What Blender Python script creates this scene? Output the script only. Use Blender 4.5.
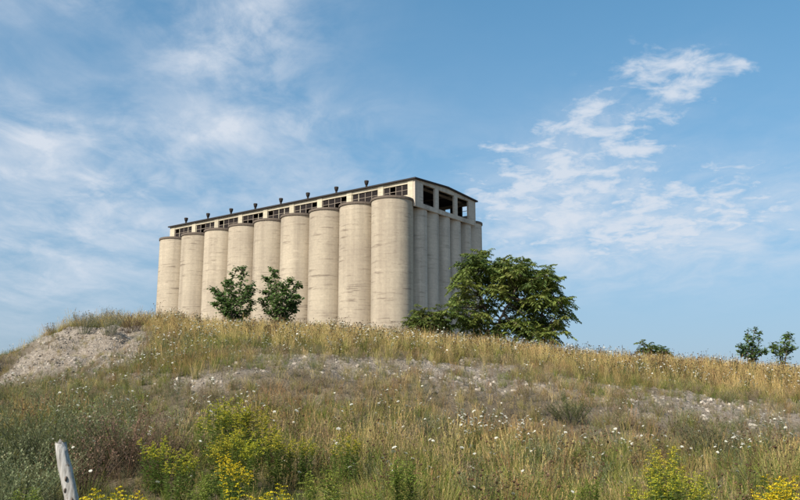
import bpy, bmesh, math, random
import numpy as np
from mathutils import Vector, Matrix
for o in list(bpy.data.objects): bpy.data.objects.remove(o)
random.seed(7); rng = np.random.default_rng(11)
S = bpy.context.scene; COL = S.collection
R = math.radians
# ------------------------------------------------------------------ camera
EYE = 1.6; PITCH = R(10.70); FPX = 800.0
cd = bpy.data.cameras.new('camera'); cam = bpy.data.objects.new('camera', cd); COL.objects.link(cam)
cd.sensor_width = 36; cd.lens = 36.0; cd.clip_start = .05; cd.clip_end = 20000
cam.location = (0, 0, EYE); cam.rotation_euler = (R(90) + PITCH, 0, 0); S.camera = cam
# ------------------------------------------------------------------ sky, sun, exposure
SUN_EL = R(40); SUN_DIR = Vector((-.63, -.78))          # horizontal direction towards the sun: behind the camera, to the left
SUN_DIR.normalize()
S.view_settings.view_transform = 'Standard'; S.view_settings.look = 'None'
S.view_settings.exposure = 0.60; S.view_settings.gamma = 1.0; S.view_settings.use_curve_mapping = False
S.render.engine = 'CYCLES'
W = bpy.data.worlds.new('World'); S.world = W; W.use_nodes = True
def build_world():
    nt = W.node_tree; N = nt.nodes; L = nt.links; N.clear()
    out = N.new('ShaderNodeOutputWorld'); bg = N.new('ShaderNodeBackground'); bg.inputs[1].default_value = .098
    L.new(bg.outputs[0], out.inputs[0])
    sky = N.new('ShaderNodeTexSky'); sky.sky_type = 'NISHITA'; sky.sun_disc = False
    sky.sun_elevation = SUN_EL; sky.sun_rotation = math.atan2(SUN_DIR.x, SUN_DIR.y)
    sky.altitude = 0; sky.air_density = 1.0; sky.dust_density = 1.0; sky.ozone_density = 1.0
    def val(v):
        n = N.new('ShaderNodeValue'); n.outputs[0].default_value = v; return n.outputs[0]
    def m(op, a, b=None, c=None, clamp=False):
        n = N.new('ShaderNodeMath'); n.operation = op; n.use_clamp = clamp
        for i, v in enumerate((a, b, c)):
            if v is None: continue
            if isinstance(v, (int, float)): n.inputs[i].default_value = v
            else: L.new(v, n.inputs[i])
        return n.outputs[0]
    tc = N.new('ShaderNodeTexCoord'); sep = N.new('ShaderNodeSeparateXYZ'); L.new(tc.outputs['Generated'], sep.inputs[0])
    x, y, z = sep.outputs
    sv_ = N.new('ShaderNodeCombineXYZ'); L.new(x, sv_.inputs[0]); L.new(y, sv_.inputs[1]); L.new(m('ADD', m('MULTIPLY', z, .80), .13), sv_.inputs[2])
    nv = N.new('ShaderNodeVectorMath'); nv.operation = 'NORMALIZE'; L.new(sv_.outputs[0], nv.inputs[0]); L.new(nv.outputs[0], sky.inputs[0])
    den = m('ADD', m('MAXIMUM', z, 0.0), .16)
    cx = m('DIVIDE', x, den); cy = m('DIVIDE', y, den)          # a flat cloud layer seen from below
    comb = N.new('ShaderNodeCombineXYZ'); L.new(cx, comb.inputs[0]); L.new(cy, comb.inputs[1])
    def noise(scale, det, rough, dist=0.0, off=(0,0,0), sc=(1,1,1), rot=0):
        mp = N.new('ShaderNodeMapping'); L.new(comb.outputs[0], mp.inputs[0])
        mp.inputs['Location'].default_value = off; mp.inputs['Scale'].default_value = sc; mp.inputs['Rotation'].default_value = (0,0,rot)
        n = N.new('ShaderNodeTexNoise'); L.new(mp.outputs[0], n.inputs['Vector'])
        n.inputs['Scale'].default_value = scale; n.inputs['Detail'].default_value = det
        n.inputs['Roughness'].default_value = rough; n.inputs['Distortion'].default_value = dist
        return n.outputs['Fac']
    def step(v, a, b):
        n = N.new('ShaderNodeMapRange'); n.interpolation_type = 'SMOOTHSTEP'
        L.new(v, n.inputs[0]); n.inputs[1].default_value = a; n.inputs[2].default_value = b
        return n.outputs[0]
    def bank(px, py, rx, ry, tilt, amp):                        # a bank of cloud, by the direction in which it stands
        d = pix_dir(px, py); k = max(d[2], 0) + .16
        X0, Y0 = d[0]/k, d[1]/k
        def at(qx, qy):
            e = pix_dir(qx, qy); kk = max(e[2], 0) + .16; return e[0]/kk - X0, e[1]/kk - Y0
        c, s_ = math.cos(tilt), math.sin(tilt)
        a = at(px + rx*c, py - rx*s_); b = at(px + ry*s_, py + ry*c)
        M = np.linalg.inv(np.array([[a[0], b[0]], [a[1], b[1]]]))
        dx = m('SUBTRACT', cx, float(X0)); dy = m('SUBTRACT', cy, float(Y0))
        u = m('ADD', m('MULTIPLY', dx, float(M[0,0])), m('MULTIPLY', dy, float(M[0,1])))
        v = m('ADD', m('MULTIPLY', dx, float(M[1,0])), m('MULTIPLY', dy, float(M[1,1])))
        r2 = m('ADD', m('MULTIPLY', u, u), m('MULTIPLY', v, v))
        return m('MULTIPLY', m('POWER', 2.718, m('MULTIPLY', r2, -1.0)), amp)
    # thin high sheet (left), and broken heaps (right)
    sheet = None
    for b in SHEETS:
        q = bank(*b); sheet = q if sheet is None else m('ADD', sheet, q)
    heap = None
    for b in HEAPS:
        q = bank(*b); heap = q if heap is None else m('ADD', heap, q)
    back = step(noise(.5, 3, .5, 0, (3,1,0)), .52, .75)         # the same kinds of cloud all round the sky
    infront = step(y, -.15, .25)
    rest = m('MULTIPLY', m('SUBTRACT', 1.0, infront), back)
    n1 = noise(2.6, 8, .60, .5, (1.3,4.2,0), (1,.8,1), R(25)); n1b = noise(8.0, 6, .62, .6, (5,2,0), (1,.7,1), R(25))
    n2 = noise(12.0, 9, .60, .3, (7.1,2.2,0)); n2b = noise(3.0, 4, .55, 0, (2.1,8.2,0))
    ws = m('MULTIPLY', m('ADD', sheet, m('MULTIPLY', rest, .6)), m('ADD', m('MULTIPLY', step(n1, .30, .72), .82), m('MULTIPLY', step(n1b, .38, .7), .34)), clamp=True)
    hv = m('ADD', m('MULTIPLY', n2, .72), m('MULTIPLY', n2b, .28))
    thr = m('ADD', hv, m('MULTIPLY', m('MINIMUM', m('ADD', heap, m('MULTIPLY', rest, .5)), 1.15), .192))
    wh = m('MULTIPLY', step(thr, .575, .82), m('MINIMUM', m('MULTIPLY', m('ADD', heap, rest), 2.0), 1.0))
    fac = m('MAXIMUM', m('MULTIPLY', ws, .95), m('MULTIPLY', wh, .90), clamp=True)
    mix = N.new('ShaderNodeMix'); mix.data_type = 'RGBA'
    hs = N.new('ShaderNodeHueSaturation'); hs.inputs['Hue'].default_value = .484; hs.inputs['Saturation'].default_value = SKY_SAT; hs.inputs['Value'].default_value = SKY_VAL
    L.new(sky.outputs[0], hs.inputs['Color'])
    hz = N.new('ShaderNodeMix'); hz.data_type = 'RGBA'; L.new(hs.outputs[0], hz.inputs[6]); hz.inputs[7].default_value = (2.6, 2.85, 3.2, 1)   # pale air above the horizon, all round
    L.new(m('MULTIPLY', m('POWER', 2.718, m('MULTIPLY', m('MAXIMUM', z, 0.0), -5.0)), .90), hz.inputs[0])
    L.new(hz.outputs[2], mix.inputs[6]); mix.inputs[7].default_value = CLOUD_COL
    L.new(fac, mix.inputs[0]); L.new(mix.outputs[2], bg.inputs[0])
def pix_dir(px, py):
    v = np.array([(px-400)/FPX, 1.0, (250-py)/FPX]); c, s_ = math.cos(PITCH), math.sin(PITCH)
    w = np.array([v[0], v[1]*c - v[2]*s_, v[1]*s_ + v[2]*c]); return w/np.linalg.norm(w)
SKY_SAT, SKY_VAL, CLOUD_COL = 1.30, 1.20, (4.7, 5.1, 5.7, 1)
SHEETS = [(235,40,85,55,.2,1.15), (255,128,100,26,.1,.85), (65,155,85,42,-.35,.75), (40,255,170,70,.1,.85), (330,180,130,38,.1,.5),
          (50,-5,70,28,0,.7), (150,215,140,40,0,.28), (690,225,200,42,.15,.75), (540,215,110,42,.3,.7), (640,260,260,40,0,.4), (600,130,80,30,.3,.35), (660,85,60,25,.4,.35)]
HEAPS = [(645,72,45,22,.35,1.0), (690,92,40,20,.5,1.0), (742,67,18,9,0,1.0), (590,125,50,20,.2,1.0), (630,150,42,20,.3,.9), (560,160,60,30,.4,.8),
         (700,65,22,16,0,.9), (520,200,95,38,.3,.8), (610,215,120,40,.2,.7), (740,205,120,28,.25,.85), (495,148,22,8,0,.7), (440,152,22,7,0,.6), (690,240,160,30,0,.6)]
build_world()
sl = bpy.data.lights.new('sun', 'SUN'); sl.energy = 4.0; sl.angle = R(.53); sl.color = (1, .93, .82)
sun = bpy.data.objects.new('sun', sl); COL.objects.link(sun)
sv = Vector((SUN_DIR.x*math.cos(SUN_EL), SUN_DIR.y*math.cos(SUN_EL), math.sin(SUN_EL)))
sun.rotation_euler = sv.to_track_quat('Z', 'Y').to_euler(); sun.location = (-30, -40, 60)

# ------------------------------------------------------------------ helpers
def px_ray(px, py):                       # pixel -> slope (X/Y, Z/Y) of its ray
    w = pix_dir(px, py); return w[0]/w[1], w[2]/w[1]
def to_px(X, Y, Z):
    c, s_ = math.cos(PITCH), math.sin(PITCH); z = Z-EYE
    d = np.maximum(Y*c + z*s_, .01); u = -Y*s_ + z*c
    return 400+FPX*X/d, 250-FPX*u/d
class MB:
    def __init__(s): s.v = []; s.f = []; s.c = []; s.mi = []
    def add(s, vs, fs, col=(.5,.5,.5), mi=0):
        b = len(s.v); s.v.extend([tuple(q) for q in vs])
        if isinstance(col, list): s.c.extend(col)
        else: s.c.extend([col]*len(vs))
        for f in fs: s.f.append(tuple(b+i for i in f)); s.mi.append(mi)
    def box(s, lo, hi, M=None, col=(.5,.5,.5), mi=0):
        (a,b,c),(d,e,f) = lo, hi
        vs = [Vector(q) for q in ((a,b,c),(d,b,c),(d,e,c),(a,e,c),(a,b,f),(d,b,f),(d,e,f),(a,e,f))]
        if M is not None: vs = [M @ q for q in vs]
        s.add(vs, [(0,3,2,1),(4,5,6,7),(0,1,5,4),(1,2,6,5),(2,3,7,6),(3,0,4,7)], col, mi)
    def tube(s, pts, rad, n=5, col=(.5,.5,.5), cap=False):
        pts = [Vector(p) for p in pts]; vs = []
        for i, p in enumerate(pts):
            t = (pts[min(i+1, len(pts)-1)] - pts[max(i-1, 0)]).normalized()
            a = t.cross(Vector((0,1,0)) if abs(t.y) < .9 else Vector((1,0,0))).normalized(); b = t.cross(a)
            for k in range(n):
                w = 2*math.pi*k/n; vs.append(p + (a*math.cos(w)+b*math.sin(w))*rad[i])
        fs = [(i*n+k, i*n+(k+1)%n, (i+1)*n+(k+1)%n, (i+1)*n+k) for i in range(len(pts)-1) for k in range(n)]
        if cap: fs += [tuple(range(n))[::-1], tuple((len(pts)-1)*n+k for k in range(n))]
        s.add(vs, fs, col)
    def mesh(s, name, mats, smooth=False):
        me = bpy.data.meshes.new(name); me.from_pydata(s.v, [], s.f)
        for m_ in (mats if isinstance(mats, (list, tuple)) else [mats]): me.materials.append(m_)
        if any(s.mi): me.polygons.foreach_set('material_index', s.mi)
        a = me.color_attributes.new('Col', 'FLOAT_COLOR', 'POINT')
        a.data.foreach_set('color', np.c_[np.array(s.c, dtype=np.float32).reshape(-1,3), np.ones(len(s.v), np.float32)].ravel())
        if smooth: me.polygons.foreach_set('use_smooth', [True]*len(me.polygons))
        me.update(); return me
    def build(s, name, mats, parent=None, smooth=False, loc=None):
        o = bpy.data.objects.new(name, s.mesh(name, mats, smooth)); COL.objects.link(o)
        if parent: o.parent = parent
        if loc is not None: o.location = loc
        return o
def tag(o, label=None, cat=None, group=None, kind=None):
    for k, v in (('label', label), ('category', cat), ('group', group), ('kind', kind)):
        if v: o[k] = v
    return o
def empty(name, loc=(0,0,0), rz=0):
    o = bpy.data.objects.new(name, None); COL.objects.link(o); o.location = loc; o.rotation_euler = (0,0,rz); o.empty_display_size = .3
    return o
def dup(o, parent=None):
    c = o.copy(); COL.objects.link(c); c.parent = parent
    for ch in list(o.children): dup(ch, c)
    return c
class NT:
    def __init__(s, mat): s.t = mat.node_tree; s.N = s.t.nodes; s.L = s.t.links
    def n(s, ty, ins=None, **kw):
        q = s.N.new(ty)
        for k, v in kw.items(): setattr(q, k, v)
        for k, v in (ins or {}).items():
            if isinstance(v, bpy.types.NodeSocket): s.L.new(v, q.inputs[k])
            else: q.inputs[k].default_value = v
        return q
    def noise(s, vec, scale, det=4, rough=.55, dist=0): return s.n('ShaderNodeTexNoise', {'Vector': vec, 'Scale': scale, 'Detail': det, 'Roughness': rough, 'Distortion': dist}).outputs['Fac']
    def ramp(s, fac, stops):
        q = s.n('ShaderNodeValToRGB', {'Fac': fac}); e = q.color_ramp.elements
        while len(e) < len(stops): e.new(.5)
        for el, (p, c) in zip(e, stops): el.position = p; el.color = (*c, 1) if len(c) == 3 else c
        return q.outputs[0]
    def mix(s, fac, a, b, mode='MIX'):
        q = s.n('ShaderNodeMix', data_type='RGBA', blend_type=mode)
        for i, v in ((0, fac), (6, a), (7, b)):
            if isinstance(v, bpy.types.NodeSocket): s.L.new(v, q.inputs[i])
            else: q.inputs[i].default_value = v if i == 0 else (*v, 1)[:4]
        return q.outputs[2]
    def math(s, op, a, b=0.0):
        q = s.n('ShaderNodeMath', operation=op)
        for i, v in ((0, a), (1, b)):
            if isinstance(v, bpy.types.NodeSocket): s.L.new(v, q.inputs[i])
            else: q.inputs[i].default_value = v
        return q.outputs[0]
    def mapv(s, vec, sc): return s.n('ShaderNodeMapping', {'Vector': vec, 'Scale': sc}).outputs[0]
def new_mat(name):
    m_ = bpy.data.materials.new(name); m_.use_nodes = True; m_.node_tree.nodes.clear(); t = NT(m_)
    t.out = t.n('ShaderNodeOutputMaterial'); return m_, t
def pbsdf(t, col, rough=.9, bump=None, bs=.3, bd=.02, metal=0, spec=.25):
    p = t.n('ShaderNodeBsdfPrincipled', {'Roughness': rough, 'Metallic': metal, 'Specular IOR Level': spec})
    if isinstance(col, bpy.types.NodeSocket): t.L.new(col, p.inputs['Base Color'])
    else: p.inputs['Base Color'].default_value = (*col, 1)
    if bump is not None:
        b = t.n('ShaderNodeBump', {'Height': bump, 'Strength': bs, 'Distance': bd}); t.L.new(b.outputs[0], p.inputs['Normal'])
    t.L.new(p.outputs[0], t.out.inputs[0]); return p
# ------------------------------------------------------------------ materials
def mat_concrete(name, base, dark, seed, streak=.34):
    m_, t = new_mat(name)
    g = t.n('ShaderNodeNewGeometry').outputs['Position']
    oi = t.n('ShaderNodeObjectInfo').outputs['Random']
    big = t.noise(g, .16, 5, .6)
    col = t.mix(t.ramp(big, [(.35,(0,0,0)),(.7,(1,1,1))]), base, (base[0]*.80, base[1]*.79, base[2]*.80))
    st = t.noise(t.mapv(g, (.75,.75,.03)), 1.0, 4, .55)                 # rain streaks
    col = t.mix(t.math('MULTIPLY', t.ramp(st, [(.46,(0,0,0)),(.72,(1,1,1))]), streak), col, dark)
    ln = t.noise(t.mapv(g, (.22,.22,2.6)), 1.0, 4, .65)                # pour lines, broken
    ln2 = t.noise(t.mapv(g, (.35,.35,.35)), 1.0, 3, .5)
    ln3 = t.noise(t.mapv(g, (.55,.55,5.5)), 1.0, 3, .6)
    col = t.mix(t.math('MULTIPLY', t.math('MULTIPLY', t.ramp(ln3, [(.63,(0,0,0)),(.68,(1,1,1))]), t.ramp(t.noise(g, .3, 2, .5), [(.45,(0,0,0)),(.6,(1,1,1))])), .6), col, dark)
    lf = t.math('MULTIPLY', t.ramp(ln, [(.56,(0,0,0)),(.63,(1,1,1))]), t.ramp(ln2, [(.40,(0,0,0)),(.6,(1,1,1))]))
    col = t.mix(t.math('MULTIPLY', lf, .70), col, dark)
    lt = t.noise(t.mapv(g, (.3,.3,1.1)), 1.3, 3, .6)
    col = t.mix(t.math('MULTIPLY', t.ramp(lt, [(.60,(0,0,0)),(.74,(1,1,1))]), .35), col, tuple(min(1,c*1.3) for c in base))
    z = t.n('ShaderNodeSeparateXYZ', {'Vector': g}).outputs[2]
    ri = t.n('ShaderNodeTexWave', {'Vector': g, 'Scale': .42, 'Distortion': .6, 'Detail': 2}, wave_type='BANDS', bands_direction='Z').outputs['Fac']
    col = t.mix(t.math('MULTIPLY', t.ramp(ri, [(.93,(0,0,0)),(.99,(1,1,1))]), .10), col, dark)
    fine = t.noise(g, 3.0, 6, .7)
    col = t.mix(.22, col, t.ramp(fine, [(.3,(.25,.22,.18)),(.7,(.75,.69,.58))]), 'OVERLAY')
    hsv = t.n('ShaderNodeHueSaturation', {'Color': col, 'Value': t.math('ADD', t.math('MULTIPLY', oi, .16), .92)}).outputs[0]
    pbsdf(t, hsv, .92, t.math('ADD', fine, t.math('MULTIPLY', ri, .25)), .25, .05)
    return m_
M = {}
M['concrete'] = mat_concrete('silo concrete', (.475,.412,.315), (.165,.13,.10), 1)
M['concrete_end'] = mat_concrete('end wall concrete', (.56,.505,.42), (.25,.22,.18), 2, .75)
M['paint'] = mat_concrete('pale gallery paint', (.56,.51,.385), (.31,.265,.19), 3, .35)
def mat_simple(name, col, rough=.8, sc=6., var=.35, metal=0, spec=.3):
    m_, t = new_mat(name); g = t.n('ShaderNodeTexCoord').outputs['Object']
    f = t.noise(g, sc, 5, .65)
    pbsdf(t, t.mix(f, tuple(c*(1-var) for c in col), tuple(c*(1+var) for c in col)), rough, f, .2, .01, metal, spec); return m_
M['slab'] = mat_simple('slab edge', (.14,.11,.085), .9)
M['fascia'] = mat_simple('tar roof edge', (.035,.03,.028), .85)
M['rust'] = mat_simple('rusty steel', (.028,.022,.019), .8)
M['steel'] = mat_simple('window steel', (.22,.18,.14), .7)
M['beam'] = mat_simple('roof beam', (.22,.20,.17), .85)
m_, t = new_mat('grimy glass'); g = t.n('ShaderNodeTexCoord').outputs['Object']
f = t.noise(g, 2.2, 4, .6); p_ = pbsdf(t, t.mix(f, (.010,.009,.009), (.035,.028,.026)), .8, None, spec=.08); M['glass'] = m_
def mat_leaf(name, trans=.35, var=.25, hue=.02, rough=.55, spec=.25):
    m_, t = new_mat(name)
    a = t.n('ShaderNodeAttribute', attribute_name='Col').outputs['Color']
    r = t.n('ShaderNodeObjectInfo').outputs['Random']
    r2 = t.n('ShaderNodeTexWhiteNoise', {'W': r}, noise_dimensions='1D').outputs['Value']
    gpos = t.n('ShaderNodeNewGeometry').outputs['Position']; nz = t.noise(gpos, .55, 3, .6)
    v = t.math('ADD', t.math('ADD', t.math('MULTIPLY', r, 2*var), 1-var-.12), t.math('MULTIPLY', nz, .44))
    h = t.math('ADD', t.math('MULTIPLY', r2, 2*hue), .5-hue)
    c = t.n('ShaderNodeHueSaturation', {'Color': a, 'Value': v, 'Hue': h}).outputs[0]
    p = t.n('ShaderNodeBsdfPrincipled', {'Base Color': c, 'Roughness': rough, 'Specular IOR Level': spec})
    tr = t.n('ShaderNodeBsdfTranslucent', {'Color': t.mix(.5, c, (1.0,1.0,.55), 'MULTIPLY')})
    mx = t.n('ShaderNodeMixShader', {0: trans, 1: p.outputs[0], 2: tr.outputs[0]}); t.L.new(mx.outputs[0], t.out.inputs[0])
    return m_
M['leaf'] = mat_leaf('leaf', .40, .18, .012)
M['dry'] = mat_leaf('dry grass', .30, .30, .015, .75, .15)
M['petal'] = mat_leaf('white petal', .3, .08, .0, .8, .1)
m_, t = new_mat('bark'); g = t.n('ShaderNodeTexCoord').outputs['Object']
f = t.noise(t.mapv(g, (8,8,2)), 2, 5, .6); pbsdf(t, t.ramp(f, [(.3,(.06,.045,.035)),(.7,(.19,.15,.115))]), .9, f, .5, .01); M['bark'] = m_
def mat_ground():
    m_, t = new_mat('gravelly soil'); g = t.n('ShaderNodeNewGeometry').outputs['Position']
    a = t.n('ShaderNodeAttribute', attribute_name='gravel').outputs['Fac']
    big = t.noise(g, .5, 5, .6); fi = t.noise(g, 9, 6, .7); vo = t.n('ShaderNodeTexVoronoi', {'Vector': g, 'Scale': 22.0})
    soil = t.ramp(big, [(.3,(.085,.065,.04)),(.7,(.17,.135,.085))])
    gr = t.ramp(fi, [(.3,(.145,.12,.09)),(.5,(.26,.217,.167)),(.72,(.42,.365,.29))])
    gr = t.mix(.4, gr, t.n('ShaderNodeRGBToBW', {'Color': vo.outputs['Color']}).outputs[0], 'SOFT_LIGHT')
    gr = t.mix(t.math('MULTIPLY', t.ramp(big, [(.4,(0,0,0)),(.7,(1,1,1))]), .5), gr, (.25,.20,.15))
    col = t.mix(a, soil, gr)
    pbsdf(t, col, .95, t.math('ADD', fi, t.math('MULTIPLY', vo.outputs['Distance'], .8)), .8, .05); return m_
M['ground'] = mat_ground()
def mat_stone():
    m_, t = new_mat('broken stone'); g = t.n('ShaderNodeTexCoord').outputs['Object']; r = t.n('ShaderNodeObjectInfo').outputs['Random']
    f = t.noise(g, 3, 5, .65)
    c = t.ramp(r, [(0,(.115,.095,.075)),(.3,(.22,.185,.145)),(.75,(.335,.285,.23)),(1,(.48,.43,.355))])
    pbsdf(t, t.mix(.4, c, t.ramp(f, [(.3,(.3,.3,.3)),(.7,(.7,.7,.7))]), 'OVERLAY'), .92, f, .4, .02); return m_
M['stone'] = mat_stone()

# ------------------------------------------------------------------ ground: one sheet, the bank in front of the elevator, out to the horizon
KY = np.array([-40., 0., 3., 6., 11., 16., 24., 31., 46., 75., 4000.])
def curve(Y, pts):
    X = []; Z = []
    for px, py in pts:
        sx, sz = px_ray(px, py); X.append(sx*Y); Z.append(EYE+sz*Y)
    return np.array(X), np.array(Z)
C11 = curve(11., [(-300,450),(0,432),(100,428),(250,428),(350,436),(500,445),(650,450),(800,455),(1100,462)])
C16 = curve(16., [(-300,425),(-80,404),(0,387),(60,376),(110,370),(160,366),(215,360),(280,354),(350,360),(450,368),(500,372),(600,381),(700,393),(800,406),(1100,425)])
C24 = curve(24., [(-300,410),(-80,398),(-30,389),(0,379),(25,366),(45,351),(62,336),(78,327),(100,323),(150,326),(200,333),(300,342),(400,352),(500,362),(600,371),(700,378),(800,385),(1100,398)])
rngN = np.random.default_rng(3)
def vnoise(x, y, sc, seed):
    x = np.asarray(x)/sc; y = np.asarray(y)/sc; xi = np.floor(x).astype(int); yi = np.floor(y).astype(int); fx = x-xi; fy = y-yi
    def h(a, b): 
        n = (a*374761393 + b*668265263 + seed*1442695041) & 0x7fffffff
        n = ((n ^ (n >> 13))*1274126177) & 0x7fffffff
        return ((n ^ (n >> 16)) & 0xffff)/65535.0
    fx = fx*fx*(3-2*fx); fy = fy*fy*(3-2*fy)
    return (h(xi,yi)*(1-fx)+h(xi+1,yi)*fx)*(1-fy)+(h(xi,yi+1)*(1-fx)+h(xi+1,yi+1)*fx)*fy
def smooth_interp(X, cv):
    return np.interp(X, *cv)*.5 + np.interp(X-.5, *cv)*.25 + np.interp(X+.5, *cv)*.25
def ground_z(X, Y, rough=True):
    X = np.asarray(X, float); Y = np.asarray(Y, float)
    z11, z16, z24 = smooth_interp(X, C11), smooth_interp(X, C16), smooth_interp(X, C24)
    o = np.zeros_like(X)
    K = np.stack([o, o, o+.12, o+.42, z11, z16, z24, z24*.93-.05, z24*.62, o, o], -1)
    d = np.diff(K, axis=-1)/np.diff(KY); mth = np.zeros_like(K)
    a, b = d[...,:-1], d[...,1:]
    mth[...,1:-1] = np.where(a*b > 0, 2*a*b/np.where(np.abs(a+b) < 1e-9, 1, a+b), 0)
    i = np.clip(np.searchsorted(KY, Y)-1, 0, len(KY)-2); h = KY[i+1]-KY[i]; t_ = np.clip((Y-KY[i])/h, 0, 1)
    g = lambda A, j: np.take_along_axis(A, j[...,None], -1)[...,0]
    z = (2*t_**3-3*t_**2+1)*g(K,i)+(t_**3-2*t_**2+t_)*h*g(mth,i)+(-2*t_**3+3*t_**2)*g(K,i+1)+(t_**3-t_**2)*h*g(mth,i+1)
    if rough:
        near = np.clip((60-np.abs(Y))/20, 0, 1)*np.clip((60-np.abs(X))/20, 0, 1)
        z = z + near*((vnoise(X,Y,2.2,1)-.5)*.22 + (vnoise(X,Y,.8,2)-.5)*.12 + (vnoise(X,Y,.3,5)-.5)*.05)
        mnd = np.clip((X*-1-.29*Y)/1.2, 0, 1)*np.clip((Y-15.5)/2, 0, 1)*np.clip((24.5-Y)/1.5, 0, 1)      # rain gullies down the mound
        gl = np.abs(vnoise(X+.35*Y+.4*vnoise(X,Y,1.1,23), Y*.22, .75, 21)-.5)*2; g2 = np.abs(vnoise(X+.3*Y, Y*.35, .33, 22)-.5)*2
        z = z + mnd*((gl-.5)*.34+(g2-.5)*.12)
    return z
def gravel_mask(X, Y):                     # 0..1: where the bank is bare stone
    X = np.asarray(X, float); Y = np.asarray(Y, float)
    px, py = to_px(X, Y, ground_z(X, Y, False))
    n = vnoise(X,Y,1.3,8)*.6+vnoise(X,Y,.5,9)*.4
    edge = np.interp(px, [200,260,350,450,600,700,800,900], [352,350,357,364,378,390,403,412])   # the shoulder
    amp = np.interp(px, [200,262,300,360,400,430,500,560,620,660,720,760,800,900], [0,.6,.8,.75,.55,.9,1,.6,.6,.95,1,.7,.6,.5])
    w = np.interp(px, [250,330,450,520,640,800], [10,20,26,24,34,30])
    band = amp*np.clip((py-edge+5)/6, 0, 1)*np.clip(1-(py-edge-w*.5)/w, 0, 1)
    patch = sum(a_*np.exp(-((px-x_)/rx)**2-((py-y_)/ry)**2) for x_, y_, rx, ry, a_ in
                [(205,384,26,10,1.0),(140,375,40,8,.6),(600,440,40,10,.5),(250,372,20,6,.6),(340,400,20,8,.6),(700,420,30,8,.5)])
    mound = np.clip((170-px)/35, 0, 1)*np.clip((py-np.interp(px,[-200,0,20,60,150,200],[420,378,352,322,322,335])+6)/8, 0, 1)*np.clip((387-.12*np.abs(px)-py)/12, 0, 1)*np.clip((23.7-Y)/.5,0,1)
    return np.clip(np.maximum(np.maximum(band, patch)*np.clip((n-.22)*4,0,1), mound*np.clip((n-.12)*6,.3,1)), 0, 1)
def axis(lo, hi, step, far_lo, far_hi):
    a = list(np.arange(lo, hi+1e-6, step)); s_ = step; v = hi
    while v < far_hi: s_ *= 1.25; v = min(v+s_, far_hi); a.append(v)
    s_ = step; v = lo
    while v > far_lo: s_ *= 1.25; v = max(v-s_, far_lo); a.insert(0, v)
    return np.array(a)
gx = axis(-18, 18, .11, -5000, 5000); gy = axis(1, 30, .11, -2000, 9000)
GX, GY = np.meshgrid(gx, gy); GZ = ground_z(GX, GY); GM = gravel_mask(GX, GY)
GZ = GZ + GM*((rngN.random(GX.shape)-.5)*.05)*((np.abs(GX) < 18) & (GY > 1) & (GY < 30))
nx, ny = len(gx), len(gy)
idx = np.arange(nx*ny).reshape(ny, nx)
quads = np.stack([idx[:-1,:-1], idx[:-1,1:], idx[1:,1:], idx[1:,:-1]], -1).reshape(-1, 4)
me = bpy.data.meshes.new('ground'); me.vertices.add(nx*ny); me.vertices.foreach_set('co', np.stack([GX,GY,GZ],-1).ravel())
me.loops.add(quads.size); me.loops.foreach_set('vertex_index', quads.ravel()); me.polygons.add(len(quads))
me.polygons.foreach_set('loop_start', np.arange(0, quads.size, 4)); me.polygons.foreach_set('loop_total', np.full(len(quads), 4))
me.update(calc_edges=True); me.polygons.foreach_set('use_smooth', np.ones(len(quads), bool))
a = me.attributes.new('gravel', 'FLOAT', 'POINT'); a.data.foreach_set('value', GM.ravel().astype(np.float32))
me.materials.append(M['ground']); go = bpy.data.objects.new('ground', me); COL.objects.link(go)
tag(go, 'gravelly bank rising to the meadow in front of the silos', 'ground', kind='structure')
def gz(x, y): return float(ground_z(np.array([x]), np.array([y]))[0])
def on_ray(px, Y): return px_ray(px, 395)[0]*Y
def by_top(px, py, h):                    # the ground point where something h tall has its top at that pixel
    ys = np.linspace(3.2, 30, 400); sx, sz = px_ray(px, py)
    top = EYE+sz*ys; hh = top-ground_z(sx*ys, ys)
    k = np.argmax((hh < h) & (ys > 3.3)) if np.any(hh < h) else np.argmin(hh)
    return sx*ys[k], ys[k], hh[k]

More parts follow.
